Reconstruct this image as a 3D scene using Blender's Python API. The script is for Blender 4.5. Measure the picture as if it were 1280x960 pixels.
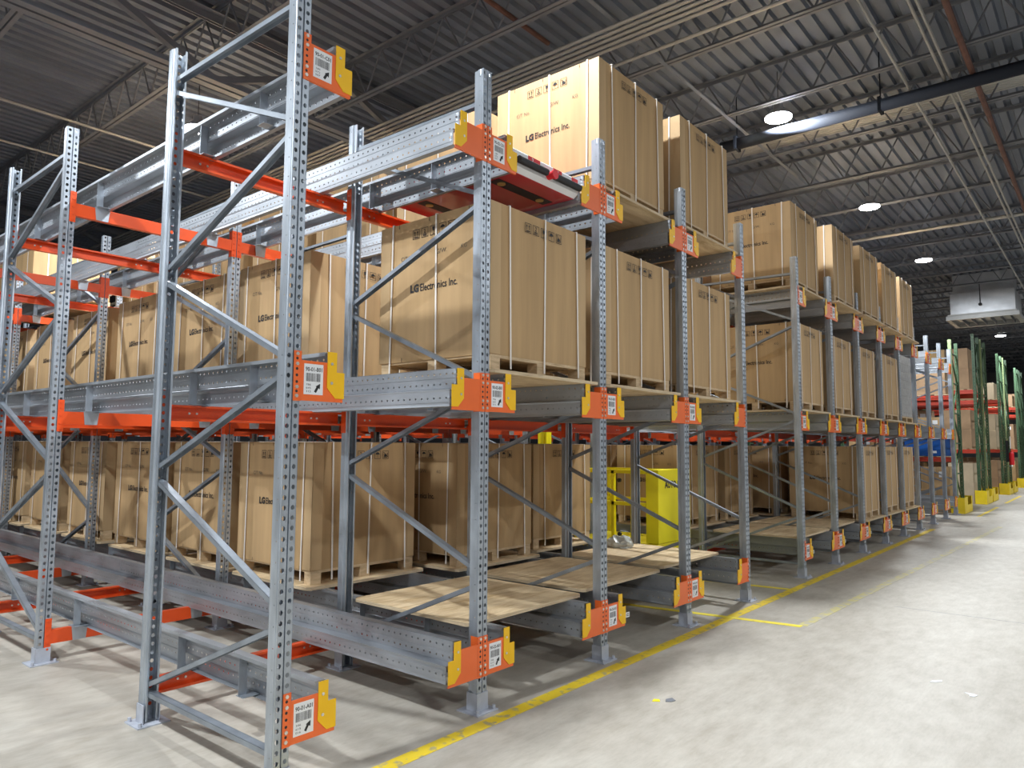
import bpy, bmesh, math, random
from mathutils import Vector, Matrix
random.seed(7)
PI = math.pi
for o in list(bpy.data.objects): bpy.data.objects.remove(o)
S = bpy.context.scene
COL = S.collection

# ---------------------------------------------------------------- camera
yaw, pit, rol, FPX = 0.694, 0.085, 0.006, 905.15
fw = Vector((math.cos(yaw)*math.cos(pit), math.sin(yaw)*math.cos(pit), math.sin(pit)))
rt = fw.cross(Vector((0, 0, 1))).normalized(); up = rt.cross(fw)
r2 = rt*math.cos(rol)+up*math.sin(rol); u2 = -rt*math.sin(rol)+up*math.cos(rol)
cam = bpy.data.objects.new('camera', bpy.data.cameras.new('camera'))
cam.matrix_world = Matrix(((r2.x, u2.x, -fw.x, -2.016), (r2.y, u2.y, -fw.y, -3.114), (r2.z, u2.z, -fw.z, 1.646), (0, 0, 0, 1)))
cam.data.sensor_width = 36.0; cam.data.lens = FPX/1280*36.0
cam.data.clip_start = 0.02; cam.data.clip_end = 200
COL.objects.link(cam); S.camera = cam

# ---------------------------------------------------------------- world, exposure, lamps' numbers
W = bpy.data.worlds.new('world'); S.world = W; W.use_nodes = True
W.node_tree.nodes['Background'].inputs[0].default_value = (0.75, 0.85, 1.0, 1)
W.node_tree.nodes['Background'].inputs[1].default_value = 0.03
S.view_settings.view_transform = 'Standard'; S.view_settings.look = 'None'
S.view_settings.gamma = 1.0; S.view_settings.exposure = 0.92; S.view_settings.use_curve_mapping = False
LAMP_POWER = 190.0   # lamps along the rack
AISLE_POWER = 92.0   # row over the open floor
LAMP_COLOR = (0.90, 0.955, 1.0)
LAMP_Z = 6.40
LAMPS = [(x, y) for x in (-7.2, -2.6, 2.25, 8.24, 13.3, 18.6, 23.9, 29.2, 34.6) for y in (-6.7, 0.42) if (x, y) != (23.9, 0.42)] + \
        [(3.1, 7.4), (-2.05, 7.4), (8.24, 7.4)]

# ---------------------------------------------------------------- materials
def mat(name, col, rough=0.6, metal=0.0, var=0.0, scale=8.0, bump=0.0, stretch=(1, 1, 1), spec=0.5, col2=None, emit=None, bscale=None, coat=0.0):
    m = bpy.data.materials.new(name); m.use_nodes = True
    nt = m.node_tree; b = nt.nodes['Principled BSDF']
    b.inputs['Base Color'].default_value = (*col, 1); b.inputs['Roughness'].default_value = rough
    b.inputs['Metallic'].default_value = metal; b.inputs['Specular IOR Level'].default_value = spec
    b.inputs['Coat Weight'].default_value = coat
    if emit:
        b.inputs['Emission Color'].default_value = (*emit[0], 1); b.inputs['Emission Strength'].default_value = emit[1]
    if var or col2 or bump:
        tc = nt.nodes.new('ShaderNodeTexCoord'); mp = nt.nodes.new('ShaderNodeMapping')
        mp.inputs['Scale'].default_value = stretch
        nt.links.new(tc.outputs['Object'], mp.inputs['Vector'])
        n = nt.nodes.new('ShaderNodeTexNoise'); n.inputs['Scale'].default_value = scale; n.inputs['Detail'].default_value = 5
        nt.links.new(mp.outputs['Vector'], n.inputs['Vector'])
        if var or col2:
            c2 = col2 or tuple(max(0, c*(1-var)) for c in col)
            c1 = tuple(min(1, c*(1+var*0.5)) for c in col) if not col2 else col
            cr = nt.nodes.new('ShaderNodeValToRGB')
            cr.color_ramp.elements[0].position = 0.32; cr.color_ramp.elements[0].color = (*c2, 1)
            cr.color_ramp.elements[1].position = 0.68; cr.color_ramp.elements[1].color = (*c1, 1)
            nt.links.new(n.outputs['Fac'], cr.inputs['Fac']); nt.links.new(cr.outputs['Color'], b.inputs['Base Color'])
        if bump:
            bp = nt.nodes.new('ShaderNodeBump'); bp.inputs['Strength'].default_value = bump; bp.inputs['Distance'].default_value = 0.01
            src = n
            if bscale:
                src = nt.nodes.new('ShaderNodeTexNoise'); src.inputs['Scale'].default_value = bscale
                nt.links.new(mp.outputs['Vector'], src.inputs['Vector'])
            nt.links.new(src.outputs['Fac'], bp.inputs['Height']); nt.links.new(bp.outputs['Normal'], b.inputs['Normal'])
    return m

def floor_mat():
    m = bpy.data.materials.new('concrete'); m.use_nodes = True
    nt = m.node_tree; b = nt.nodes['Principled BSDF']; N = nt.nodes.new; L = nt.links.new
    tc = N('ShaderNodeTexCoord')
    def noise(sc, det, st):
        mp = N('ShaderNodeMapping'); mp.inputs['Scale'].default_value = st; mp.inputs['Rotation'].default_value = (0, 0, 0.25)
        L(tc.outputs['Object'], mp.inputs['Vector'])
        n = N('ShaderNodeTexNoise'); n.inputs['Scale'].default_value = sc; n.inputs['Detail'].default_value = det
        n.inputs['Roughness'].default_value = 0.65
        L(mp.outputs['Vector'], n.inputs['Vector']); return n
    a = noise(1.1, 9, (0.8, 1.2, 1)); c = noise(7.0, 14, (0.6, 1.4, 1)); d = noise(45, 6, (0.25, 1.4, 1))
    mx = N('ShaderNodeMix'); mx.data_type = 'FLOAT'; mx.inputs[0].default_value = 0.6
    L(a.outputs['Fac'], mx.inputs[2]); L(c.outputs['Fac'], mx.inputs[3])
    cr = N('ShaderNodeValToRGB'); e = cr.color_ramp.elements
    e[0].position = 0.34; e[0].color = (0.34, 0.305, 0.25, 1); e[1].position = 0.66; e[1].color = (0.49, 0.46, 0.40, 1)
    k = cr.color_ramp.elements.new(0.5); k.color = (0.42, 0.385, 0.33, 1)
    L(mx.outputs[0], cr.inputs['Fac'])
    m2 = N('ShaderNodeMix'); m2.data_type = 'RGBA'; m2.blend_type = 'MULTIPLY'; m2.inputs[0].default_value = 0.3
    L(cr.outputs['Color'], m2.inputs[6]); L(d.outputs['Color'], m2.inputs[7])
    sp = N('ShaderNodeValToRGB'); s = sp.color_ramp.elements; s[0].position = 0.3; s[0].color = (0.7, 0.7, 0.7, 1); s[1].position = 0.55; s[1].color = (1, 1, 1, 1)
    L(d.outputs['Fac'], sp.inputs['Fac']); L(sp.outputs['Color'], m2.inputs[7])
    L(m2.outputs[2], b.inputs['Base Color'])
    b.inputs['Roughness'].default_value = 0.5; b.inputs['Specular IOR Level'].default_value = 0.35
    bp = N('ShaderNodeBump'); bp.inputs['Strength'].default_value = 0.12; bp.inputs['Distance'].default_value = 0.01
    L(c.outputs['Fac'], bp.inputs['Height']); L(bp.outputs['Normal'], b.inputs['Normal'])
    return m

def worn_paint(name, col, under, thr, sc=14):
    m = mat(name, col, 0.55)
    nt = m.node_tree; b = nt.nodes['Principled BSDF']; N = nt.nodes.new; L = nt.links.new
    tc = N('ShaderNodeTexCoord'); n = N('ShaderNodeTexNoise'); n.inputs['Scale'].default_value = sc; n.inputs['Detail'].default_value = 8
    L(tc.outputs['Object'], n.inputs['Vector'])
    cr = N('ShaderNodeValToRGB'); e = cr.color_ramp.elements
    e[0].position = thr; e[0].color = (*under, 1); e[1].position = thr+0.10; e[1].color = (*col, 1)
    L(n.outputs['Fac'], cr.inputs['Fac']); L(cr.outputs['Color'], b.inputs['Base Color'])
    return m

def wood_mat(name, c1, c2, sc, rough=0.65):
    m = mat(name, c1, rough)
    nt = m.node_tree; b = nt.nodes['Principled BSDF']; N = nt.nodes.new; L = nt.links.new
    tc = N('ShaderNodeTexCoord'); oi = N('ShaderNodeObjectInfo')
    ad = N('ShaderNodeVectorMath'); ad.operation = 'ADD'
    ml = N('ShaderNodeVectorMath'); ml.operation = 'SCALE'; ml.inputs['Scale'].default_value = 1.0
    cmb = N('ShaderNodeCombineXYZ'); mm = N('ShaderNodeMath'); mm.operation = 'MULTIPLY'; mm.inputs[1].default_value = 37.0
    L(oi.outputs['Random'], mm.inputs[0]); L(mm.outputs[0], cmb.inputs[0]); L(mm.outputs[0], cmb.inputs[1])
    L(tc.outputs['Object'], ad.inputs[0]); L(cmb.outputs[0], ad.inputs[1])
    mp = N('ShaderNodeMapping'); mp.inputs['Scale'].default_value = sc; L(ad.outputs[0], mp.inputs['Vector'])
    n = N('ShaderNodeTexNoise'); n.inputs['Scale'].default_value = 3.0; n.inputs['Detail'].default_value = 9; n.inputs['Distortion'].default_value = 0.6
    n.inputs['Roughness'].default_value = 0.68
    L(mp.outputs['Vector'], n.inputs['Vector'])
    cr = N('ShaderNodeValToRGB'); e = cr.color_ramp.elements
    e[0].position = 0.33; e[0].color = (*c2, 1); e[1].position = 0.62; e[1].color = (*c1, 1)
    L(n.outputs['Fac'], cr.inputs['Fac']); L(cr.outputs['Color'], b.inputs['Base Color'])
    return m

M = {}
M['floor'] = floor_mat()
M['galv'] = mat('galvanized_steel', (0.50, 0.55, 0.61), 0.42, 0.75, 0.25, 9, 0.0, (1, 1, 0.35))
M['galv_rail'] = mat('galvanized_rail_steel', (0.46, 0.49, 0.53), 0.48, 0.7, 0.25, 5, 0.0, (1, 0.3, 1))
M['brace'] = mat('brace_steel', (0.34, 0.38, 0.43), 0.45, 0.7, 0.2, 6)
M['foot'] = mat('foot_plate_paint', (0.50, 0.53, 0.60), 0.5, 0.2, 0.15, 12)
M['orange'] = mat('orange_paint', (0.93, 0.165, 0.03), 0.38, 0, 0.06, 5, coat=0.2)
M['beam'] = mat('red_orange_beam_paint', (0.78, 0.085, 0.013), 0.36, 0, 0.08, 5, coat=0.2)
M['yellow'] = mat('yellow_guide_paint', (0.98, 0.56, 0.005), 0.42, 0, 0.03, 5)
M['lemon'] = mat('lemon_yellow_paint', (0.93, 0.80, 0.01), 0.45, 0, 0.03, 4)
M['bolt'] = mat('zinc_bolt', (0.78, 0.76, 0.70), 0.3, 0.7)
M['label'] = mat('label_white', (0.86, 0.87, 0.89), 0.35)
M['ink'] = mat('ink_black', (0.02, 0.02, 0.022), 0.6)
M['inkgrey'] = mat('ink_faded', (0.13, 0.11, 0.08), 0.7)
M['card'] = mat('cardboard', (0.52, 0.345, 0.175), 0.72, 0, 0.13, 1.6, 0.12, (6, 6, 0.5), 0.3, bscale=9)
M['card_edge'] = mat('cardboard_edge_board', (0.56, 0.385, 0.205), 0.68, 0, 0.10, 2.0, 0, (3, 3, 0.5))
M['card2'] = mat('cardboard_brown', (0.42, 0.27, 0.155), 0.75, 0, 0.18, 3, 0.1)
M['card3'] = mat('cardboard_pale', (0.62, 0.50, 0.34), 0.75, 0, 0.15, 3, 0.1)
M['strap'] = mat('white_strap', (0.88, 0.83, 0.76), 0.4)
M['wrap'] = mat('stretch_wrap', (0.56, 0.55, 0.54), 0.22, 0, 0.25, 9, 0.7, (3, 3, 1), 0.7)
M['ply'] = wood_mat('plywood', (0.80, 0.63, 0.40), (0.50, 0.34, 0.17), (0.8, 4.0, 4.0))
M['plyedge'] = wood_mat('plywood_edge', (0.74, 0.60, 0.40), (0.42, 0.30, 0.18), (1, 1, 40))
M['pine'] = wood_mat('pallet_pine', (0.70, 0.53, 0.33), (0.45, 0.31, 0.17), (2, 2, 8))
M['deck'] = mat('roof_deck_paint', (0.155, 0.178, 0.225), 0.55, 0.25, 0.22, 1.2, 0, (0.5, 2, 1))
M['joist'] = mat('joist_paint', (0.17, 0.18, 0.205), 0.5, 0.2, 0.15, 3)
M['pipe_black'] = mat('black_pipe_paint', (0.013, 0.016, 0.024), 0.8, 0.0, spec=0.15)
M['pipe_white'] = mat('pale_conduit', (0.40, 0.40, 0.39), 0.4, 0.4, 0.1, 4)
M['rust'] = mat('rusty_sprinkler_pipe', (0.13, 0.06, 0.045), 0.7, 0.1, 0.3, 6)
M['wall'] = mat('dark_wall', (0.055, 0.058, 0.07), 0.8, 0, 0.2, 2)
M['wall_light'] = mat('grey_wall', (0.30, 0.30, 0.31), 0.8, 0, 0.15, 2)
M['lens'] = mat('lamp_lens', (1, 1, 1), 0.4, emit=((1, 0.99, 0.97), 28.0))
M['lamp_body'] = mat('lamp_housing', (0.5, 0.5, 0.52), 0.4, 0.5)
M['tape'] = worn_paint('yellow_floor_tape', (0.78, 0.57, 0.03), (0.42, 0.36, 0.17), 0.36)
M['tape2'] = worn_paint('fresh_yellow_tape', (0.85, 0.70, 0.05), (0.6, 0.48, 0.08), 0.30)
M['tape3'] = worn_paint('worn_yellow_tape', (0.52, 0.46, 0.20), (0.42, 0.39, 0.32), 0.46, 9)
M['red'] = mat('shuttle_red_paint', (0.50, 0.012, 0.03), 0.28, 0.1, 0.05, 3, coat=0.5)
M['redlight'] = mat('bright_red_print', (0.75, 0.02, 0.03), 0.4)
M['black'] = mat('black_rubber', (0.015, 0.016, 0.02), 0.5)
M['brass'] = mat('brass_disc', (0.72, 0.52, 0.20), 0.35, 0.8)
M['green'] = mat('green_rack_paint', (0.06, 0.12, 0.06), 0.45, 0.05, 0.2, 5)
M['green_light'] = mat('pale_green_rack_paint', (0.27, 0.36, 0.17), 0.45, 0.05, 0.15, 5)
M['redbeam'] = mat('rack_beam_red', (0.60, 0.06, 0.03), 0.45, 0, 0.15, 3)
M['guard'] = mat('guard_yellow', (0.92, 0.68, 0.02), 0.45, 0, 0.08, 6)
M['blue'] = mat('blue_plastic', (0.01, 0.09, 0.36), 0.35, 0, 0.1, 3)
M['duct'] = mat('silver_duct_sheet', (0.62, 0.64, 0.67), 0.38, 0.6, 0.15, 3, 0.4, bscale=5)
M['paper'] = mat('white_paper', (0.85, 0.86, 0.88), 0.6)
M['greypl'] = mat('clear_grey_plastic', (0.55, 0.56, 0.52), 0.25, 0, 0.2, 12)

# ---------------------------------------------------------------- mesh helpers
class MB:
    def __init__(s): s.v = []; s.f = []; s.mi = []
    def quad(s, *pts, mi=0):
        n = len(s.v); s.v += [tuple(p) for p in pts]; s.f.append(tuple(range(n, n+len(pts)))); s.mi.append(mi)
    def box(s, x0, x1, y0, y1, z0, z1, mi=0):
        n = len(s.v)
        s.v += [(x0, y0, z0), (x1, y0, z0), (x1, y1, z0), (x0, y1, z0), (x0, y0, z1), (x1, y0, z1), (x1, y1, z1), (x0, y1, z1)]
        for f in ((0, 3, 2, 1), (4, 5, 6, 7), (0, 1, 5, 4), (1, 2, 6, 5), (2, 3, 7, 6), (3, 0, 4, 7)):
            s.f.append(tuple(n+i for i in f)); s.mi.append(mi)
        return s
    def prism(s, poly, axis, a, b, mi=0):
        # poly of 2D points extruded along axis between a and b; axis x: (y,z), y: (x,z), z: (x,y)
        def P(p, t): return {'x': (t, p[0], p[1]), 'y': (p[0], t, p[1]), 'z': (p[0], p[1], t)}[axis]
        n = len(s.v); k = len(poly)
        s.v += [P(p, a) for p in poly]+[P(p, b) for p in poly]
        s.f.append(tuple(range(n+k-1, n-1, -1))); s.f.append(tuple(range(n+k, n+2*k))); s.mi += [mi, mi]
        for i in range(k):
            j = (i+1) % k; s.f.append((n+i, n+j, n+k+j, n+k+i)); s.mi.append(mi)
        return s
    def tube(s, p0, p1, r, n=8, r1=None, mi=0):
        p0, p1 = Vector(p0), Vector(p1); d = (p1-p0).normalized()
        a = d.cross(Vector((0, 0, 1)) if abs(d.z) < 0.9 else Vector((1, 0, 0))).normalized(); b = d.cross(a)
        r1 = r if r1 is None else r1; k = len(s.v)
        for p, q in ((p0, r), (p1, r1)):
            for i in range(n):
                t = 2*PI*i/n; s.v.append(tuple(p+(a*math.cos(t)+b*math.sin(t))*q))
        for i in range(n):
            j = (i+1) % n; s.f.append((k+i, k+j, k+n+j, k+n+i)); s.mi.append(mi)
        s.f.append(tuple(k+i for i in range(n-1, -1, -1))); s.f.append(tuple(k+n+i for i in range(n))); s.mi += [mi, mi]
        return s
    def bar(s, p0, p1, w, h, side, mi=0):
        # rectangular bar; side = direction of the w dimension
        p0, p1, sd = Vector(p0), Vector(p1), Vector(side).normalized(); d = (p1-p0).normalized(); q = d.cross(sd).normalized()
        k = len(s.v)
        for p in (p0, p1):
            for a, b in ((-1, -1), (1, -1), (1, 1), (-1, 1)): s.v.append(tuple(p+sd*a*w/2+q*b*h/2))
        for f in ((3, 2, 1, 0), (4, 5, 6, 7), (0, 1, 5, 4), (1, 2, 6, 5), (2, 3, 7, 6), (3, 0, 4, 7)):
            s.f.append(tuple(k+i for i in f)); s.mi.append(mi)
        return s
    def mesh(s, name, mats, solid=0.0, smooth=False, bevel=0.0):
        me = bpy.data.meshes.new(name); me.from_pydata(s.v, [], s.f)
        if not isinstance(mats, (list, tuple)): mats = [mats]
        for m in mats: me.materials.append(m)
        if len(mats) > 1: me.polygons.foreach_set('material_index', s.mi)
        bm = bmesh.new(); bm.from_mesh(me)
        if solid:
            bmesh.ops.remove_doubles(bm, verts=bm.verts, dist=1e-5)
            bmesh.ops.solidify(bm, geom=bm.faces[:], thickness=solid)
        if bevel:
            bmesh.ops.bevel(bm, geom=bm.edges[:], offset=bevel, segments=2, affect='EDGES', profile=0.6)
        bmesh.ops.recalc_face_normals(bm, faces=bm.faces[:])
        bm.to_mesh(me); bm.free()
        if smooth: me.polygons.foreach_set('use_smooth', [True]*len(me.polygons))
        me.update(); return me

def link(name, me, parent=None, loc=(0, 0, 0), rotz=0.0):
    o = bpy.data.objects.new(name, me); COL.objects.link(o); o.location = loc
    if rotz: o.rotation_euler = (0, 0, rotz)
    if parent: o.parent = parent
    return o
def tag(o, label, cat, group=None):
    o['label'] = label; o['category'] = cat
    if group: o['group'] = group
    return o
def thing(name, label, cat, loc=(0, 0, 0), group=None, rotz=0.0):
    return tag(link(name, None, None, loc, rotz), label, cat, group)
def struct(name, me, loc=(0, 0, 0)):
    o = link(name, me, None, loc); o['kind'] = 'structure'; return o

def perf(mb, A, u, v, W, L, rows, pitch, r, stag=0.0, mi=0):
    """sheet from A spanning u*W by v*L with holes in rows at given distances along u"""
    A, u, v = Vector(A), Vector(u), Vector(v); n = max(1, int(round(L/pitch))); p = L/n
    def P(a, b): return A+u*a+v*b
    h = min([p/2*0.98]+[abs(a-b)/2 for a in rows for b in rows if a != b]+[q for q in rows]+[W-q for q in rows])
    edges = [0.0]
    for q in sorted(rows): edges += [q-h, q+h]
    edges.append(W)
    for i in range(0, len(edges), 2):
        if edges[i+1]-edges[i] > 1e-5: mb.quad(P(edges[i], 0), P(edges[i+1], 0), P(edges[i+1], L), P(edges[i], L), mi=mi)
    for q in rows:
        for k in range(n):
            c0, c1 = k*p, (k+1)*p; cm = (c0+c1)/2
            outer = [(q+h, cm), (q+h, c1), (q, c1), (q-h, c1), (q-h, cm), (q-h, c0), (q, c0), (q+h, c0)]
            inner = [(q+r*math.cos(i*PI/4), cm+r*1.15*math.sin(i*PI/4)) for i in range(8)]
            b = len(mb.v)
            mb.v += [tuple(P(*a)) for a in outer]+[tuple(P(*a)) for a in inner]
            for i in range(8):
                j = (i+1) % 8; mb.f.append((b+i, b+j, b+8+j, b+8+i)); mb.mi.append(mi)

_txt = {}
def text_geo(s, size, bold=0.0, xs=1.0):
    """flat glyph outlines as (verts, faces), lower left at origin, cap height about size"""
    key = (s, size, bold, xs)
    if key in _txt: return _txt[key]
    cu = bpy.data.curves.new('t', 'FONT'); cu.body = s; cu.size = size*1.38; cu.offset = bold; cu.resolution_u = 2
    o = bpy.data.objects.new('t', cu); COL.objects.link(o)
    dg = bpy.context.evaluated_depsgraph_get(); me = bpy.data.meshes.new_from_object(o.evaluated_get(dg))
    v = [(a.co.x*xs, a.co.y) for a in me.vertices]; f = [tuple(p.vertices) for p in me.polygons]
    bpy.data.objects.remove(o); bpy.data.curves.remove(cu); bpy.data.meshes.remove(me)
    _txt[key] = (v, f); return v, f
def put_text(mb, s, size, org, ux, uy, bold=0.0, fit=None, mi=0, xs=1.0):
    v, f = text_geo(s, size, bold, xs); org, ux, uy = Vector(org), Vector(ux), Vector(uy)
    k = 1.0
    if fit: k = fit/max(a for a, _ in v)
    n = len(mb.v); mb.v += [tuple(org+ux*a*k+uy*b) for a, b in v]
    for q in f: mb.f.append(tuple(n+i for i in q)); mb.mi.append(mi)
def flat(mb, org, ux, uy, poly, mi=0):
    org, ux, uy = Vector(org), Vector(ux), Vector(uy); mb.quad(*[org+ux*a+uy*b for a, b in poly], mi=mi)
def rect(mb, org, ux, uy, a0, b0, a1, b1, mi=0): flat(mb, org, ux, uy, ((a0, b0), (a1, b0), (a1, b1), (a0, b1)), mi)

ORD = ['first', 'second', 'third', 'fourth', 'fifth', 'sixth', 'seventh', 'eighth', 'ninth', 'tenth', 'eleventh', 'twelfth', 'thirteenth', 'fourteenth']
LEV = {'A': ('bottom', 0.0), 'B': ('middle', 1.655), 'C': ('top', 3.31)}

# ---------------------------------------------------------------- setting
def build_floor():
    mb = MB(); mb.box(-9, 60, -12, 22, -0.1, 0.0)
    struct('floor', mb.mesh('floor', M['floor']))
build_floor()
CEIL = 7.12
def build_shell():
    mb = MB(); prof = []
    y = -12.0
    while y < 22:
        prof += [(y, CEIL), (y+0.085, CEIL), (y+0.105, CEIL+0.055), (y+0.18, CEIL+0.055)]; y += 0.20
    for i in range(len(prof)-1):
        (a, b), (c, d) = prof[i], prof[i+1]
        mb.quad((-9, a, b), (60, a, b), (60, c, d), (-9, c, d))
    me = mb.mesh('ceiling', M['deck'], solid=0.01); struct('ceiling', me)
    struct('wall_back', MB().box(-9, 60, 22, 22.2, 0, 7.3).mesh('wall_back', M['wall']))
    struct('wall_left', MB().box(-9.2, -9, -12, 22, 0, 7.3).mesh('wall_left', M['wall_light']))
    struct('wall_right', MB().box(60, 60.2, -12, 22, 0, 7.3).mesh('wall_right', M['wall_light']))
    struct('wall_front', MB().box(-9, 60, -12.2, -12, 0, 7.3).mesh('wall_front', M['wall_light']))
build_shell()

# bar joists along Y
def joist_meshes():
    L0, L1 = -12.0, 22.0; top, bot = CEIL-0.01, 6.50
    t = MB()
    for s in (-1, 1): t.box(s*0.035-0.025, s*0.035+0.025, L0, L1, top-0.006, top); t.box(s*0.012-0.004, s*0.012+0.004, L0, L1, top-0.05, top-0.006)
    b = MB()
    for s in (-1, 1): b.box(s*0.035-0.025, s*0.035+0.025, L0, L1, bot, bot+0.006); b.box(s*0.012-0.004, s*0.012+0.004, L0, L1, bot+0.006, bot+0.05)
    w = MB(); n = 56; d = (L1-L0)/n
    for i in range(n):
        y = L0+i*d
        w.tube((0, y, top-0.03), (0, y+d/2, bot+0.03), 0.013, 6); w.tube((0, y+d/2, bot+0.03), (0, y+d, top-0.03), 0.013, 6)
    return t.mesh('top_chord', M['joist']), b.mesh('bottom_chord', M['joist']), w.mesh('web', M['joist'])
JM = joist_meshes()
seen = set()
def ORDN(n):
    o = ORD+['fifteenth', 'sixteenth', 'seventeenth', 'eighteenth', 'nineteenth', 'twentieth', 'twenty-first', 'twenty-second', 'twenty-third', 'twenty-fourth', 'twenty-fifth', 'twenty-sixth', 'twenty-seventh', 'twenty-eighth']
    return o[max(0, n-1)]
for k in range(-8, 24):
    x = -2.016+4.854*(2.435+0.388*k)
    if not -8.8 < x < 59: continue
    if x < 8.38: n = int(round((8.38-x)/1.883+0.4)); lab = 'grey open-web roof joist, %s on the near side of the thick black pipe' % ORDN(n)
    else: n = int((x-8.38)/1.883)+1; lab = 'grey open-web roof joist, %s beyond the thick black pipe' % ORDN(n)
    if lab in seen: lab = lab.replace('grey', 'plain grey')
    seen.add(lab)
    j = thing('roof_joist', lab, 'joist', (x, 0, 0), 'open-web roof joists')
    link('top_chord', JM[0], j); link('bottom_chord', JM[1], j); link('web', JM[2], j)

def girder(y, lab):
    g = thing('roof_girder', lab, 'girder', (0, y, 0))
    t, b, w = MB(), MB(), MB(); zt, zb = 6.98, 6.10
    for s in (-1, 1):
        t.box(-9, 60, s*0.07-0.05, s*0.07+0.05, zt, zt+0.012); t.box(-9, 60, s*0.025-0.006, s*0.025+0.006, zt-0.09, zt)
        b.box(-9, 60, s*0.07-0.05, s*0.07+0.05, zb, zb+0.012); b.box(-9, 60, s*0.025-0.006, s*0.025+0.006, zb+0.012, zb+0.10)
    link('top_chord', t.mesh('girder_top', M['joist']), g); link('bottom_chord', b.mesh('girder_bottom', M['joist']), g)
    x = -9.0; s = 1.883; me = None
    x0 = -2.016+4.854*(2.435+0.388*-8)
    m = MB().bar((0, 0, zt-0.05), (s, 0, zb+0.06), 0.08, 0.08, (0, 1, 0)).mesh('girder_diagonal', M['joist'])
    m2 = MB().bar((0, 0, zb+0.06), (s, 0, zt-0.05), 0.08, 0.08, (0, 1, 0)).mesh('girder_diagonal', M['joist'])
    for i in range(34):
        link('diagonal', m if i % 2 else m2, g, (x0+i*s, 0, 0))
girder(5.3, 'deep steel truss girder crossing above the rack, nearer to the aisle')
girder(16.0, 'deep steel truss girder far back over the rack interior')

# bridging bars and pipes
def pipe(name, lab, cat, p0, p1, r, m, n=10, group=None):
    o = link(name, MB().tube(p0, p1, r, n).mesh(name, M[m], smooth=False)); tag(o, lab, cat, group); return o
H5 = 4.85
pipe('bridging_bar', 'long pale steel bar under the joists above the top boxes', 'bar', (-9, 1.06, 6.49), (11, 1.06, 6.49), 0.028, 'joist', 4)
pipe('bridging_bar', 'pale bridging bar crossing the joists high over the lanes at upper left', 'bar', (-9, -3.114+2.44*H5, 6.47), (14, -3.114+2.44*H5, 6.47), 0.022, 'pipe_white', 6)
pipe('bridging_bar', 'second pale bridging bar at upper left, deeper over the lanes', 'bar', (-9, -3.114+2.78*H5, 6.47), (14, -3.114+2.78*H5, 6.47), 0.022, 'pipe_white', 6)
for i, yy in enumerate((0.395, 0.31, 0.295)):
    pipe('conduit', 'thin pale conduit running along the main aisle under the joists, %s from the lamps' % ORD[i], 'conduit', (-4, -3.114+yy*4.7, 6.35), (45, -3.114+yy*4.7, 6.35), 0.018, 'pipe_white', 6, 'conduits running along the main aisle')
pipe('sprinkler_pipe', 'rusty brown sprinkler pipe running along the main aisle under the roof', 'pipe', (-4, -3.114+0.245*4.7, 6.34), (45, -3.114+0.245*4.7, 6.34), 0.035, 'rust')
pipe('sprinkler_pipe', 'short rust-orange sprinkler pipe above the top centre box', 'pipe', (3.0, -3.114+1.04*5.0, 6.65), (4.9, -3.114+1.04*5.0, 6.65), 0.03, 'rust')
bp = thing('drain_pipe', 'thick black pipe hung under the joists to the right of the bright lamp', 'pipe', (-2.016+2.26*4.6, 0, 6.246))
link('pipe_run', MB().tube((0, -12, 0), (0, 1.35, 0), 0.085, 18).mesh('pipe_run', M['pipe_black'], smooth=True), bp)
hg = MB().tube((0, 0, -0.09), (0, 0, 0.75), 0.008, 6).box(-0.095, 0.095, -0.02, 0.02, 0.085, 0.095).box(-0.095, -0.087, -0.02, 0.02, -0.09, 0.09).box(0.087, 0.095, -0.02, 0.02, -0.09, 0.09).box(-0.095, 0.095, -0.02, 0.02, -0.098, -0.09).mesh('pipe_hanger', M['pipe_black'])
for y in (1.1, -0.9, -2.9, -5.5): link('hanger', hg, bp, (0, y, 0))
for i, rr in enumerate((1.405, 1.425, 1.445, 1.465, 1.485)):
    pipe('conduit', '%s pale conduit of the bundle of five crossing above the top centre box' % ORD[i], 'conduit', (-2.016+rr*H5, -12, 6.44), (-2.016+rr*H5, 18, 6.44), 0.022, 'pipe_white', 6, 'bundle of five conduits above the top centre box')
pipe('conduit', 'single pale conduit just beyond the bundle of five conduits', 'conduit', (-2.016+1.56*H5, -12, 6.44), (-2.016+1.56*H5, 3.6, 6.44), 0.022, 'pipe_white', 6)
for i in range(9):
    pipe('conduit', '%s of nine pale conduits in the dense bundle behind the thick black pipe' % ORD[i], 'conduit', (-2.016+2.25*5.1+i*0.075, -12, 6.746), (-2.016+2.25*5.1+i*0.075, 3.0, 6.746), 0.02, 'pipe_white', 6, 'dense bundle of conduits behind the black pipe')
pipe('conduit', 'bright straight conduit crossing the far ceiling above the far boxes', 'conduit', (-2.016+3.71*4.75, -12, 6.396), (-2.016+3.71*4.75, 2.2, 6.396), 0.04, 'pipe_white', 6)

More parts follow.
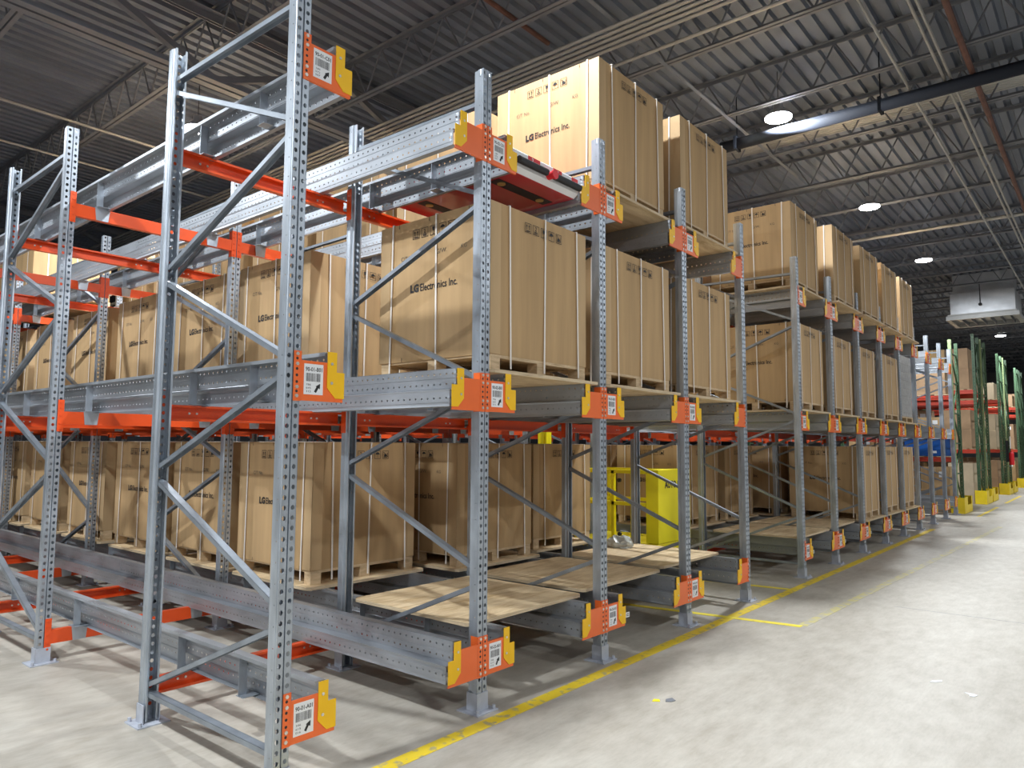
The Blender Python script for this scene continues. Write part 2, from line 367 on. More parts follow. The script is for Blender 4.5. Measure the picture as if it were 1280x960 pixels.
# lamps
LB = MB().tube((0, 0, 0.02), (0, 0, 0.10), 0.19, 20, 0.13).tube((0, 0, 0.10), (0, 0, 0.22), 0.07, 12).mesh('housing', M['lamp_body'])
LL = MB().tube((0, 0, 0.0), (0, 0, 0.02), 0.185, 20).mesh('lens', M['lens'])
LC = MB().tube((0, 0, 0.22), (0, 0, 0.72), 0.006, 5).mesh('cable', M['black'])
def lamp(x, y):
    xi = sorted({a for a, b in LAMPS}).index(x)
    if y > 5: lab = 'round high-bay lamp over the rack interior, %s from the near end' % ORD[xi]; g = 'high-bay lamps over the rack'
    elif y < -3: lab = 'round high-bay lamp over the open floor at right, %s from the near end' % ORD[xi]; g = 'high-bay lamps over the open floor'
    elif x in (8.24,): lab = 'brightest round high-bay lamp, right of the tall top boxes'; g = None
    elif x in (13.3,): lab = 'round high-bay lamp, second brightest along the row beside the aisle'; g = None
    elif x in (18.6,): lab = 'round high-bay lamp just left above the silver duct box'; g = None
    elif x > 20: lab = 'small distant high-bay lamp beyond the silver duct box, %s one' % ('nearer' if x < 30 else 'farther'); g = 'distant high-bay lamps'
    else: lab = 'round high-bay lamp above the near end of the rack, %s along the row' % ORD[xi]; g = 'near high-bay lamps'
    t = thing('high_bay_lamp', lab, 'lamp', (x, y, LAMP_Z), g)
    link('housing', LB, t); link('lens', LL, t); link('cable', LC, t)
    ld = bpy.data.lights.new('lamp_light', 'AREA'); ld.shape = 'DISK'; ld.size = 0.24; ld.energy = AISLE_POWER if y < -3 else (0.6*LAMP_POWER if x == 2.25 else LAMP_POWER); ld.color = LAMP_COLOR
    lo = bpy.data.objects.new('lamp_light', ld); COL.objects.link(lo); lo.parent = t; lo.location = (0, 0, -0.015)
for x, y in LAMPS: lamp(x, y)

# floor tape
def tape(lab, x0, x1, y0, y1, m, h=0.0015, poly=None):
    mb = MB()
    mb.prism(poly or [(x0, y0), (x1, y0), (x1, y1), (x0, y1)], 'z', 0.0, h)
    tag(link('floor_tape', mb.mesh('floor_tape', M[m])), lab, 'tape')
tape('long worn yellow floor line in front of the shuttle rack', -3, 15.0, -0.205, -0.105, 'tape')
tape('bright thin yellow line crossing the floor at the near side of the gap', 0, 0, 0, 0, 'tape2', 0.003, [(4.70, 1.2), (4.62, 1.2), (4.92, -0.80), (5.0, -0.80)])
tape('bright thin yellow line crossing the floor at the far side of the gap', 0, 0, 0, 0, 'tape2', 0.003, [(6.52, 1.2), (6.45, 1.2), (6.62, -0.10), (6.70, -0.10)])
tape('pale scuffed yellow line further out in the aisle', 0, 0, 0, 0, 'tape3', 0.0015, [(5.0, -0.84), (16.5, -1.20), (16.5, -1.11), (5.0, -0.75)])
tape('short yellow floor mark before the first yellow rack guard', 18.9, 22.6, -0.50, -0.42, 'tape')
tape('short yellow floor mark before the second yellow rack guard', 24.5, 29.0, -0.50, -0.42, 'tape')

struct('trim_1', MB().box(6.472, 6.480, -12, -1.25, 0, 0.0006).mesh('floor_joint', M['joist']))
# ---------------------------------------------------------------- upright frames
H = 4.15
def post_mesh():
    mb = MB(); hw = 0.0425
    perf(mb, (-hw, 0, 0.02), (1, 0, 0), (0, 0, 1), hw-0.005, H-0.02, [0.019], 0.05, 0.0108)
    perf(mb, (0.005, 0, 0.02), (1, 0, 0), (0, 0, 1), hw-0.005, H-0.02, [0.0185], 0.05, 0.0108)
    for a, b in (((-0.005, 0), (-0.003, 0.012)), ((-0.003, 0.012), (0.003, 0.012)), ((0.003, 0.012), (0.005, 0))):
        mb.quad((a[0], a[1], 0.02), (b[0], b[1], 0.02), (b[0], b[1], H), (a[0], a[1], H))
    for s in (-1, 1):
        perf(mb, (s*hw, 0, 0.02), (0, 1, 0), (0, 0, 1), 0.045, H-0.02, [0.026], 0.10, 0.0035)
        for a, b in (((hw, 0.045), (hw-0.008, 0.052)), ((hw-0.008, 0.052), (hw-0.008, 0.078)), ((hw-0.008, 0.078), (hw-0.018, 0.078))):
            mb.quad((s*a[0], a[1], 0.02), (s*b[0], b[1], 0.02), (s*b[0], b[1], H), (s*a[0], a[1], H))
    return mb.mesh('post', M['galv'], solid=0.0018)
PM = post_mesh()
def foot_mesh():
    mb = MB()
    mb.box(-0.095, 0.095, -0.055, 0.125, 0, 0.008)
    for s in (-1, 1): mb.box(s*0.0475-0.003, s*0.0475+0.003, -0.004, 0.082, 0.008, 0.115)
    mb.box(-0.0505, 0.0505, -0.007, -0.001, 0.008, 0.115)
    for x, y in ((-0.075, -0.035), (0.075, 0.105), (0.075, -0.035)): mb.tube((x, y, 0.008), (x, y, 0.03), 0.011, 6, mi=0)
    return mb.mesh('foot_plate', M['foot'])
FM = foot_mesh()
FD = 1.42
BR = [((0.05, 0.17), (FD-0.05, 0.17)), ((FD-0.05, 0.22), (0.05, 0.76)), ((0.05, 0.86), (FD-0.05, 1.42)), ((FD-0.05, 1.50), (0.05, 2.00)),
      ((0.05, 2.08), (FD-0.05, 2.64)), ((FD-0.05, 2.72), (0.05, 3.24)), ((0.05, 3.31), (FD-0.05, 3.87)), ((FD-0.05, 3.95), (0.05, 3.93))]
def chan(p0, p1):
    # thin channel brace in the YZ plane, open on its lower side
    p0, p1 = Vector((0, *p0)), Vector((0, *p1)); d = (p1-p0).normalized(); q = Vector((1, 0, 0)).cross(d)
    if q.z < 0: q = -q
    mb = MB(); e = Vector((1, 0, 0)); w, h, t = 0.045, 0.028, 0.0025
    for (a0, a1, b0, b1) in ((-w/2, w/2, h/2-t, h/2), (-w/2, -w/2+t, -h/2, h/2), (w/2-t, w/2, -h/2, h/2)):
        k = len(mb.v)
        for p in (p0, p1):
            for a, b in ((a0, b0), (a1, b0), (a1, b1), (a0, b1)): mb.v.append(tuple(p+e*a+q*b))
        for f in ((3, 2, 1, 0), (4, 5, 6, 7), (0, 1, 5, 4), (1, 2, 6, 5), (2, 3, 7, 6), (3, 0, 4, 7)): mb.f.append(tuple(k+i for i in f)); mb.mi.append(0)
    return mb.mesh('brace', M['brace'])
BM = [chan(*b) for b in BR]
BMm = [chan((FD-b[0][0], b[0][1]), (FD-b[1][0], b[1][1])) for b in BR]
XS = [0.03, 1.45, 2.86, 4.31, 5.735, 7.57, 9.015, 10.46, 11.93, 13.32, 14.75, 16.19, 17.72, 19.1]
YS = [0.0, 3.145, 6.16, 9.30, 12.40]
DEP = ['at the main aisle', 'second from the main aisle', 'third from the main aisle', 'fourth from the main aisle', 'deepest inside the rack']
def frame(i, k):
    if i == 0 and k == 0: lab = 'nearest galvanized upright frame, at the rack corner closest to the camera'
    else: lab = 'galvanized upright frame of the %s row, %s' % (ORD[i], DEP[k])
    t = thing('upright_frame', lab, 'rack frame', (XS[i], YS[k], 0), 'galvanized upright frames of the shuttle rack')
    p = link('post', PM, t); link('foot_plate', FM, p)
    p = link('post', PM, t, (0, FD, 0), PI); link('foot_plate', FM, p)
    for b in (BM if k % 2 == 0 else BMm): link('brace', b, t)
for i in range(14):
    for k in range(5 if i < 6 else 3): frame(i, k)

# ---------------------------------------------------------------- cross beams
LANES = [0, 1, 2, 3, 5, 6, 7, 8, 9, 10, 11, 12]          # bay 4 is the open gap
LNAME = {}
for n, l in enumerate(LANES): LNAME[l] = ORD[n]+' lane'
def beam_meshes(w):
    # closed web at -Y (facing the aisle), flanges towards +Y
    c = MB()
    c.box(0.045, w-0.045, 0.0, 0.003, -0.10, 0.0); c.box(0.045, w-0.045, 0.003, 0.045, -0.003, 0.0); c.box(0.045, w-0.045, 0.003, 0.045, -0.10, -0.097)
    c.box(0.045, w-0.045, 0.042, 0.045, -0.015, -0.003); c.box(0.045, w-0.045, 0.042, 0.045, -0.097, -0.085)
    e = MB(); e.box(-0.0405, -0.0035+0.0, -0.0035, -0.0005, -0.165, 0.085)
    return c.mesh('cross_beam', M['beam'])
def end_plate():
    mb = MB(); mb.box(0.004, 0.048, -0.004, -0.0005, -0.155, 0.09); mb.box(0.0445, 0.048, -0.0005, 0.05, -0.155, 0.09)
    for z in (0.07, 0.03, -0.03, -0.09, -0.135): mb.tube((0.026, -0.004, z), (0.026, -0.009, z), 0.009, 6)
    return mb.mesh('end_plate', M['beam'])
EPM = end_plate()
BWC = {}
def mirrored(me, axis, name):
    m = me.copy(); m.name = name
    for v in m.vertices: v.co[axis] = -v.co[axis]
    m.flip_normals(); return m
EPL = EPM; EPR = mirrored(EPM, 0, 'end_plate')
BB = MB()
for dx in (-0.02, 0.03):
    BB.tube((dx, 0.0045, -0.05), (dx, 0.010, -0.05), 0.008, 6)
BOLTS = BB.mesh('bolt_pair', M['bolt'])
for l in LANES:
    w = round(XS[l+1]-XS[l], 4)
    if w not in BWC: BWC[w] = beam_meshes(w)
    for lev, (ln, z) in LEV.items():
        for k in range(4 if l < 6 else 2):
            for side in (0, 1):
                # side 0: behind a frame (seen from its open side), side 1: in front of next frame
                y = YS[k]+FD+0.0 if side == 0 else YS[k+1]
                t = thing('cross_beam', 'orange cross beam under %s rails, %s, %s frame gap, %s side' % (ln, LNAME[l], ORD[k], 'near' if side == 0 else 'far'),
                          'beam', (XS[l], y, 0.24+z-0.005), 'orange cross beams under the shuttle rails')
                body = link('beam_body', BWC[w], t)
                a = link('end_plate', EPL, t); b = link('end_plate', EPR, t, (w, 0, 0))
                if side == 0:
                    # flip so that the open side faces the aisle and the plates sit on the back of the frame
                    for o in (body,): o.rotation_euler = (0, 0, PI); o.location = (w, 0.052, 0)
                    a.rotation_euler = (0, 0, PI); a.location = (w, 0.0, 0); b.rotation_euler = (0, 0, PI); b.location = (0, 0.0, 0)
                    if k < 2:
                        for q in (0.24, w-0.26): 
                            bo = link('bolt_pair', BOLTS, t, (q, 0.052, 0)); bo.rotation_euler = (0, 0, PI)

# ---------------------------------------------------------------- pallet rails
RL = 14.6
def rail_mesh(s, L):
    prof = [(0.195, 0.448), (0.195, 0.468), (0.25, 0.468), (0.25, 0.340), (0.305, 0.332), (0.305, 0.232), (0.27, 0.228)]
    mb = MB()
    for i in range(len(prof)-1):
        a, b = prof[i], prof[i+1]; d = Vector((b[0]-a[0], 0, b[1]-a[1])); W = d.length; d.normalize()
        u = (d.x*s, 0, d.z); A = (a[0]*s, 0, a[1])
        rows = {2: [0.03, 0.095], 4: [0.05]}.get(i, [])
        if rows: perf(mb, A, u, (0, 1, 0), W, L, rows, 0.055, 0.0066)
        else:
            B = (b[0]*s, 0, b[1]); mb.quad(A, B, (B[0], L, B[2]), (A[0], L, A[2]))
    return mb.mesh('rail_body', M['galv_rail'], solid=0.0025)
RMP, RMN = rail_mesh(1, RL), rail_mesh(-1, RL)
def support(s):
    mb = MB()
    # upright plate outside the web with a flared hook over the beam
    x0, x1 = (0.200, 0.248)
    def bx(a, b, c, d, e, f):
        a, b = (a*s, b*s) if s > 0 else (b*s, a*s); mb.box(a, b, c, d, e, f)
    bx(0.197, 0.2475, -0.0015, 0.0015, 0.24, 0.446); bx(0.2445, 0.2475, 0.0, 0.05, 0.24, 0.44)
    bx(0.195, 0.30, -0.055, 0.02, 0.2385, 0.2415)
    return mb
def hook(s, front):
    mb = support(s); q = -1 if front else 1; y = -0.0075 if front else 0.0
    a, b = sorted((0.185*s, 0.30*s))
    k = -0.0065
    mb.prism([(a, 0.2385), (b, 0.2385), (b-0.012, 0.135), (a+0.012, 0.135)], 'y', k-0.003, k)
    mb.box(a, b, k-0.003, 0.06, 0.2365, 0.2385+0.003)
    return mb.mesh('rail_support', M['galv'])
HK = {(s, f): hook(s, f) for s in (1, -1) for f in (True,)}
SP = {}
for s in (1, -1):
    mb = support(s); SP[s] = mb.mesh('rail_stiffener', M['galv'])
splice = {s: MB().box(*sorted((0.2505*s, 0.2545*s)), 0, 0.40, 0.345, 0.462).mesh('splice_plate', M['galv_rail']) for s in (1, -1)}
def rail(i, s, lev):
    ln, z = LEV[lev]; l = i if s > 0 else i-1
    t = thing('shuttle_rail', 'galvanized %s rail on the %s side of the %s' % (ln, 'near' if s > 0 else 'far', LNAME[l]), 'rail', (XS[i], 0.012, z), 'galvanized shuttle rails')
    link('rail_body', RMP if s > 0 else RMN, t)
    for k in range(4 if i < 6 else 2):
        link('rail_support', HK[(s, True)], t, (0, YS[k+1]-0.012, 0)); link('rail_stiffener', SP[s], t, (0, YS[k]+FD+0.02, 0))
        link('rail_stiffener', SP[s], t, (0, YS[k]+0.72, 0)) if k == 0 and i < 3 else None
    link('splice_plate', splice[s], t, (0, 4.7, 0))
for l in LANES:
    for lev in LEV: rail(l, 1, lev); rail(l+1, -1, lev)

# ---------------------------------------------------------------- end brackets with guides and labels
def bracket_parts():
    P = {}
    mb = MB()
    for s in (1,):
        mb.box(0.003, 0.0405, -0.0045, -0.0005, 0.0, 0.25); mb.box(0.0435, 0.0465, -0.0045, 0.055, 0.0, 0.25)
        mb.box(0.0405, 0.0465, -0.0045, -0.0005, 0.0, 0.25)
    P['plate'] = mb.mesh('mounting_plate', M['orange'])
    mb = MB(); mb.prism([(0.0465, 0.003), (0.302, 0.003), (0.302, 0.15), (0.252, 0.15), (0.252, 0.205), (0.0465, 0.205)], 'y', -0.004, -0.0005); mb.box(0.0465, 0.252, -0.0005, 0.010, 0.201, 0.205); mb.box(0.0465, 0.30, -0.0005, 0.010, 0.003, 0.007)
    P['web'] = mb.mesh('face_plate', M['orange'])
    mb = MB(); mb.prism([(0.20, 0.075), (0.252, 0.022), (0.307, 0.022), (0.307, 0.158), (0.258, 0.158), (0.258, 0.262), (0.20, 0.262)], 'y', -0.0085, -0.0045)
    P['guide'] = mb.mesh('guide_plate', M['yellow'])
    mb = MB()
    mb.tube((0.226, -0.0085, 0), (0.226, -0.0125, 0), 0.008, 8)
    P['gb'] = mb.mesh('bolt', M['bolt'])
    mb = MB()
    mb.tube((0.0215, -0.0045, 0), (0.0215, -0.0095, 0), 0.0095, 6)
    P['pb'] = mb.mesh('bolt', M['bolt'])
    mb = MB()
    for z in (0.212, 0.16, 0.128, 0.095, 0.048): mb.tube((0.0215, -0.0045, z), (0.0215, -0.0050, z), 0.0075, 8)
    P['ph'] = mb.mesh('plate_holes', M['ink'])
    for k in list(P):
        P[k+'-'] = mirrored(P[k], 0, P[k].name)
    return P
BP = bracket_parts()
LABW = MB().box(0.062, 0.176, -0.0055, -0.004, 0.035, 0.190).mesh('label', M['label'])
def label_print(txt, codes):
    mb = MB(); o = Vector((0.062, -0.0058, 0.035)); ux, uz = Vector((1, 0, 0)), Vector((0, 0, 1))
    put_text(mb, txt, 0.021, o+Vector((0.008, 0, 0.118)), ux, uz, 0.0006, fit=0.099)
    rnd = random.Random(txt); x = 0.012
    while x < 0.098:
        w = rnd.choice((0.0012, 0.0012, 0.0022, 0.003)); rect(mb, o, ux, uz, x, 0.066, x+w, 0.108); x += w+rnd.choice((0.0014, 0.0024))
    for i, c in enumerate(codes): put_text(mb, c, 0.0105, o+Vector((0.012, 0, 0.045-i*0.017)), ux, uz, 0.0, fit=0.030)
    flat(mb, o, ux, uz, ((0.061, 0.016), (0.073, 0.009), (0.088, 0.036), (0.076, 0.043)))
    flat(mb, o, ux, uz, ((0.070, 0.043), (0.096, 0.029), (0.097, 0.058)))
    return mb.mesh('label_print', M['ink'])
CODES = {'A': ('346', '615', '016'), 'B': ('786', '645', '315'), 'C': ('189', '572', '507')}
TAGM = MB().box(0.312, 0.375, -0.003, -0.001, 0.06, 0.10).mesh('white_tag', M['label'])
TAGP = MB().box(0.322, 0.366, -0.0038, -0.003, 0.071, 0.077).box(0.322, 0.366, -0.0038, -0.003, 0.084, 0.09).mesh('tag_print', M['inkgrey'])
def bracket(i, lev):
    ln, z = LEV[lev]
    if i == 0: lab = 'orange rail end bracket with yellow guide on the nearest post, %s level' % ln
    else: lab = 'orange rail end bracket with yellow guides on the %s front post, %s level' % (ORD[i], ln)
    t = thing('end_bracket', lab, 'bracket', (XS[i], 0, 0.207+z), 'orange end brackets on the front posts')
    right = i in LANES; left = (i-1) in LANES
    for s, on in (('', right), ('-', left)):
        if not on: continue
        p = link('mounting_plate', BP['plate'+s], t); [link('bolt', BP['pb'+s], p, (0, 0, z_)) for z_ in (0.235, 0.185, 0.07, 0.025)]; link('plate_holes', BP['ph'+s], p)['kind'] = 'stuff'
        link('face_plate', BP['web'+s], t)
        g = link('guide_plate', BP['guide'+s], t); g['label'] = 'yellow notched guide plate'; [link('bolt', BP['gb'+s], g, (0, 0, z_)) for z_ in (0.20, 0.10)]
    if right:
        lb = link('label', LABW, t); lb['label'] = 'white barcode label with black arrow'
        n = LANES.index(i)+1
        link('label_print', label_print('90-%02d-%s01' % (n, lev), CODES[lev]), lb)
        if lev == 'A' and i in (2, 5, 6, 7, 8, 9, 10):
            tg = link('white_tag', TAGM, t); link('tag_print', TAGP, tg)
for i in range(14):
    for lev in LEV: bracket(i, lev)

# ---------------------------------------------------------------- pallet loads
BX, BD, BH = 1.13, 1.13, 1.06
def slave_mesh():
    mb = MB(); w, d, c = 1.29, 1.20, 0.03
    poly = [(-w/2+c, 0), (w/2-c, 0), (w/2, c), (w/2, d-c), (w/2-c, d), (-w/2+c, d), (-w/2, d-c), (-w/2, c)]
    n = len(poly); mb.prism(poly, 'z', 0, 0.024); mb.mi = [0, 0]+[1]*n
    return mb.mesh('plywood_board', [M['ply'], M['plyedge']])
SLM = slave_mesh()
def pallet_meshes():
    t = MB()
    t.box(-0.56, 0.56, 0.0, 1.12, 0.098, 0.112)
    blk = MB().box(-0.05, 0.05, 0, 0.09, 0, 0.09).mesh('block', M['pine'])
    strg = MB().box(-0.56, 0.56, 0, 0.09, 0.09, 0.098).mesh('stringer_board', M['pine'])
    return t.mesh('top_deck', M['pine']), blk, strg
PTM, PBM, PSM = pallet_meshes()
def carton_meshes(h=BH):
    bm = MB()
    # body with slightly rounded corners, subdivided with a very small outward swell on the aisle face
    mb = MB(); hw = BX/2; n = 8
    def pt(u, v, face):
        sw = 0.010*math.sin(PI*u)*math.sin(PI*v)
        z = v*h
        return {'f': (-hw+u*BX, -sw*0.7, z), 'b': (hw-u*BX, BD+sw, z), 'l': (-hw-sw*0.15, BD-u*BD, z), 'r': (hw+sw, u*BD, z)}[face]
    for face in 'fblr':
        for i in range(n):
            for j in range(n): mb.quad(pt(i/n, j/n, face), pt((i+1)/n, j/n, face), pt((i+1)/n, (j+1)/n, face), pt(i/n, (j+1)/n, face))
    mb.quad((-hw, 0, h), (hw, 0, h), (hw, BD, h), (-hw, BD, h)); mb.quad((-hw, BD, 0), (hw, BD, 0), (hw, 0, 0), (-hw, 0, 0))
    me = bpy.data.meshes.new('carton_body'); me.from_pydata(mb.v, [], mb.f); me.materials.append(M['card'])
    b = bmesh.new(); b.from_mesh(me); bmesh.ops.remove_doubles(b, verts=b.verts, dist=1e-5); bmesh.ops.recalc_face_normals(b, faces=b.faces[:]); b.to_mesh(me); b.free()
    # corner boards
    cbs = []
    for sx, sy in ((-1, 0), (1, 0), (-1, 1), (1, 1)):
        c = MB(); x = sx*hw; y = sy*BD; t = 0.003; dx = -sx*0.105; dy = (1 if sy == 0 else -1)*0.105
        x0, x1 = sorted((x+sx*0.005, x+dx)); yo = y-0.0045 if sy == 0 else y+0.0065
        c.box(x0, x1, min(yo, yo-t if sy else yo+t), max(yo, yo-t if sy else yo+t), 0.004, h-0.004)
        y0, y1 = sorted((yo, y+dy)); xo = x+sx*(0.0025 if sx < 0 else 0.0065)
        c.box(*sorted((xo, xo-sx*t)), y0, y1, 0.004, h-0.004)
        cbs.append(c.mesh('corner_board', M['card_edge']))
    # straps: three loops around front/back, three around the sides
    ss = []
    e = 0.012
    for x0, lean in ((-0.375, 0.018), (0.035, -0.012), (0.435, 0.02)):
        s = MB(); w = 0.0075
        s.prism([(x0+lean-w, -0.09), (x0+lean+w, -0.09), (x0+w, h+0.003), (x0-w, h+0.003)], 'y', -e-0.0025, -e)
        s.prism([(x0-lean-w, -0.09), (x0-lean+w, -0.09), (x0+w, h+0.003), (x0-w, h+0.003)], 'y', BD+e+0.002, BD+e+0.0045)
        s.box(x0-w, x0+w, -e-0.0025, BD+e+0.0045, h+0.001, h+0.003); ss.append(s.mesh('strap', M['strap']))
    for y0, lean in ((0.11, 0.012), (0.52, -0.015), (0.99, 0.014)):
        s = MB(); w = 0.0075
        s.prism([(y0+lean-w, -0.09), (y0+lean+w, -0.09), (y0+w, h+0.005), (y0-w, h+0.005)], 'x', -hw-e-0.001, -hw-e+0.001)
        s.prism([(y0-lean-w, -0.09), (y0-lean+w, -0.09), (y0+w, h+0.005), (y0-w, h+0.005)], 'x', hw+e, hw+e+0.0025)
        s.box(-hw-e-0.001, hw+e+0.0025, y0-w, y0+w, h+0.003, h+0.005); ss.append(s.mesh('strap', M['strap']))
    # print
    p = MB(); q = MB(); PR = []
    def icons(m0, org, ux):
        uz = (0, 0, 1); s = 0.072; g = 0.093
        for i in range(5):
            o = Vector(org)+Vector(ux)*(i*g); m = MB()
            for a in ((0, 0, s, .004), (0, s-.004, s, s), (0, 0, .004, s), (s-.004, 0, s, s)): rect(m, o, ux, uz, *a)
            if i == 0:
                for a in (0.022, 0.050):
                    rect(m, o, ux, uz, a-.003, .022, a+.003, .048); flat(m, o, ux, uz, ((a-.009, .046), (a+.009, .046), (a, .062)))
                rect(m, o, ux, uz, .012, .010, .060, .017)
            elif i == 1:
                put_text(m, '2', 0.030, o+Vector(ux)*0.024+Vector((0, 0, .032)), ux, uz, 0.0006); rect(m, o, ux, uz, .016, .020, .056, .026); rect(m, o, ux, uz, .016, .010, .056, .016)
            elif i == 2:
                flat(m, o, ux, uz, ((.022, .062), (.050, .062), (.047, .040), (.039, .030), (.033, .030), (.025, .040))); rect(m, o, ux, uz, .0345, .012, .0375, .032); rect(m, o, ux, uz, .026, .009, .046, .013)
            elif i == 3:
                flat(m, o, ux, uz, ((.012, .038), (.060, .038), (.055, .050), (.045, .057), (.036, .060), (.027, .057), (.017, .050))); rect(m, o, ux, uz, .0345, .012, .0375, .040)
            else:
                rect(m, o, ux, uz, .012, .012, .050, .018); rect(m, o, ux, uz, .020, .020, .046, .040); flat(m, o, ux, uz, ((.050, .012), (.055, .012), (.064, .056), (.059, .056))); flat(m, o, ux, uz, ((.008, .060), (.012, .064), (.064, .020), (.060, .016)))
            PR.append(('handling_symbol', m.mesh('handling_symbol', M['ink'])))
    xl = -hw-0.0045
    L = lambda y, z: (xl, y, z)
    uy = (0, -1, 0)
    put_text(p, 'LG', 0.056, L(0.795, 0.515), uy, (0, 0, 1), 0.004); put_text(p, 'Electronics Inc.', 0.056, L(0.69, 0.515), uy, (0, 0, 1), 0.0012, fit=0.385)
    icons(p, L(0.775, 0.915), uy)
    PR.append(('lettering', p.mesh('lettering', M['ink']))); p = MB()
    for tx, sz, yy in (('C/T No.', 0.034, 0.905), ('G/W.', 0.036, 0.525), ('KG', 0.032, 0.275)):
        q = MB(); put_text(q, tx, sz, L(yy, 0.767), uy, (0, 0, 1)); PR.append(('faded_lettering', q.mesh('faded_lettering', M['inkgrey'])))
    for y in (0.93, 0.60, 0.20): rect(p, L(y, h-0.035), uy, (0, 0, 1), 0, 0, 0.005, 0.033); rect(p, L(y-0.05, 0.0), uy, (0, 0, 1), 0, 0, 0.005, 0.03)
    yf = -0.0105
    icons(p, (-hw+0.36, yf, 0.915), (1, 0, 0))
    return me, cbs, ss, p.mesh('staple_marks', M['ink']), PR
CBM, CBS, CSS, CPM, CQM = carton_meshes()
lane_c = lambda l: (XS[l]+XS[l+1])/2
Z0 = 0.469
def board(l, y, lev, label, wobble=0.0):
    z = Z0+LEV[lev][1]
    tag(link('plywood_board', SLM, None, (lane_c(l), y, z), wobble), label, 'board', 'plywood carrier boards')
def pallet_on(l, y, lev, where, wob=0.0, dz=0.0):
    z = Z0+0.0245+LEV[lev][1]
    t = thing('pallet', 'pale wooden block pallet, %s' % where, 'pallet', (lane_c(l), y, z+dz), 'wooden block pallets', wob)
    link('top_deck', PTM, t)
    for by in (0.0, 0.515, 1.03):
        link('stringer_board', PSM, t, (0, by, 0))
        for bx in (-0.51, 0.0, 0.51): link('block', PBM, t, (bx, by, 0))
    return z+0.112
def carton(l, y, lev, label, wob=0.0, zz=None):
    z = zz if zz is not None else Z0+0.0245+0.112+LEV[lev][1]
    t = thing('carton', label, 'box', (lane_c(l)-0.003, y, z+0.0005), 'large strapped brown cartons', wob)
    link('carton_body', CBM, t)
    for c in CBS: link('corner_board', c, t)
    for s in CSS: link('strap', s, t)
    link('staple_marks', CPM, t)['kind'] = 'stuff'
    for nm, me in CQM: link(nm, me, t)
LOADS = [(1, 'A', [2.03, 3.33, 4.75, 6.2, 7.6, 9.0, 10.4, 11.8]), (2, 'A', [1.75, 3.15, 4.55]), (3, 'A', [1.95, 3.4]),
         (5, 'A', [1.72, 3.1]), (6, 'A', [1.74]), (7, 'A', [0.08, 1.45]), (8, 'A', [0.08, 1.45]), (9, 'A', [0.08]),
         (1, 'B', [0.08, 2.15, 3.47, 4.93, 6.35, 7.75, 9.15, 10.5, 11.9]), (2, 'B', [0.09, 1.5]), (3, 'B', [0.10, 1.5]),
         (5, 'B', [0.10, 1.5]), (6, 'B', [0.08]), (7, 'B', [0.08]), (8, 'B', [0.02]),
         (2, 'C', [0.13, 1.55, 3.0, 4.4, 5.85, 7.3, 8.7]), (3, 'C', [0.10, 1.5]), (5, 'C', [0.12, 1.5]), (6, 'C', [0.0]), (7, 'C', [-0.02]), (8, 'C', [-0.02]), (9, 'C', [-0.02]),
         ]
for l, lev, ys in LOADS:
    for n, y in enumerate(ys):
        ln = LEV[lev][0]; wob = random.uniform(-0.006, 0.006)
        where = '%s level of %s, %s from the aisle' % (ln, LNAME[l], ORD[n])
        board(l, y-0.09, lev, 'plywood board under a pallet, '+where)
        pallet_on(l, y, lev, where, wob)
        carton(l, y, lev, 'large strapped brown carton, '+where, wob)
for l, y in ((1, 0.17), (2, 0.24), (3, 0.30), (5, 0.08), (6, 0.12)):
    board(l, y, 'A', 'bare empty plywood board on the bottom level of the %s' % LNAME[l], random.uniform(-0.01, 0.01))
SBM = MB().box(-0.55, 0.55, 0, 1.1, 0, 0.70).mesh('carton_body', M['card'], bevel=0.01)
SSM = [MB().box(x-0.008, x+0.008, -0.004, 1.104, 0.002, 0.704).mesh('strap', M['strap']) for x in (-0.35, 0.05, 0.4)]+[MB().box(-0.554, 0.554, y-0.008, y+0.008, 0.002, 0.704).mesh('strap', M['strap']) for y in (0.25, 0.8)]
for n, y in enumerate((9.3, 10.7)):
    board(1, y-0.09, 'C', 'plywood board under a low carton, top level of second lane, %s one' % ORD[n])
    zz = pallet_on(1, y, 'C', 'under a low carton, top level of second lane, %s one' % ORD[n])
    t = thing('carton', 'low strapped carton deep on the top level of second lane, %s one' % ('nearer' if n == 0 else 'farther'), 'box', (lane_c(1), y, zz+0.0005), 'low cartons')
    link('carton_body', SBM, t)
    for m in SSM: link('strap', m, t)
# shrink-wrapped load
board(9, -0.02, 'B', 'plywood board under the grey wrapped load')
zt = pallet_on(9, 0.05, 'B', 'under the grey stretch-wrapped load')
wl = thing('wrapped_load', 'tall grey stretch-wrapped load on the middle level near the far end', 'load', (lane_c(9), 0.05, zt+0.001))
mb = MB(); mb.box(-0.53, 0.53, 0.0, 1.05, 0, 1.22)
link('wrapped_stack', mb.mesh('wrapped_stack', M['wrap'], bevel=0.03), wl)
mb = MB()
for i in range(7): mb.box(-0.536, 0.536, -0.006, 1.056, 0.08+i*0.16, 0.10+i*0.16)
link('wrap_folds', mb.mesh('wrap_folds', M['wrap']), wl)

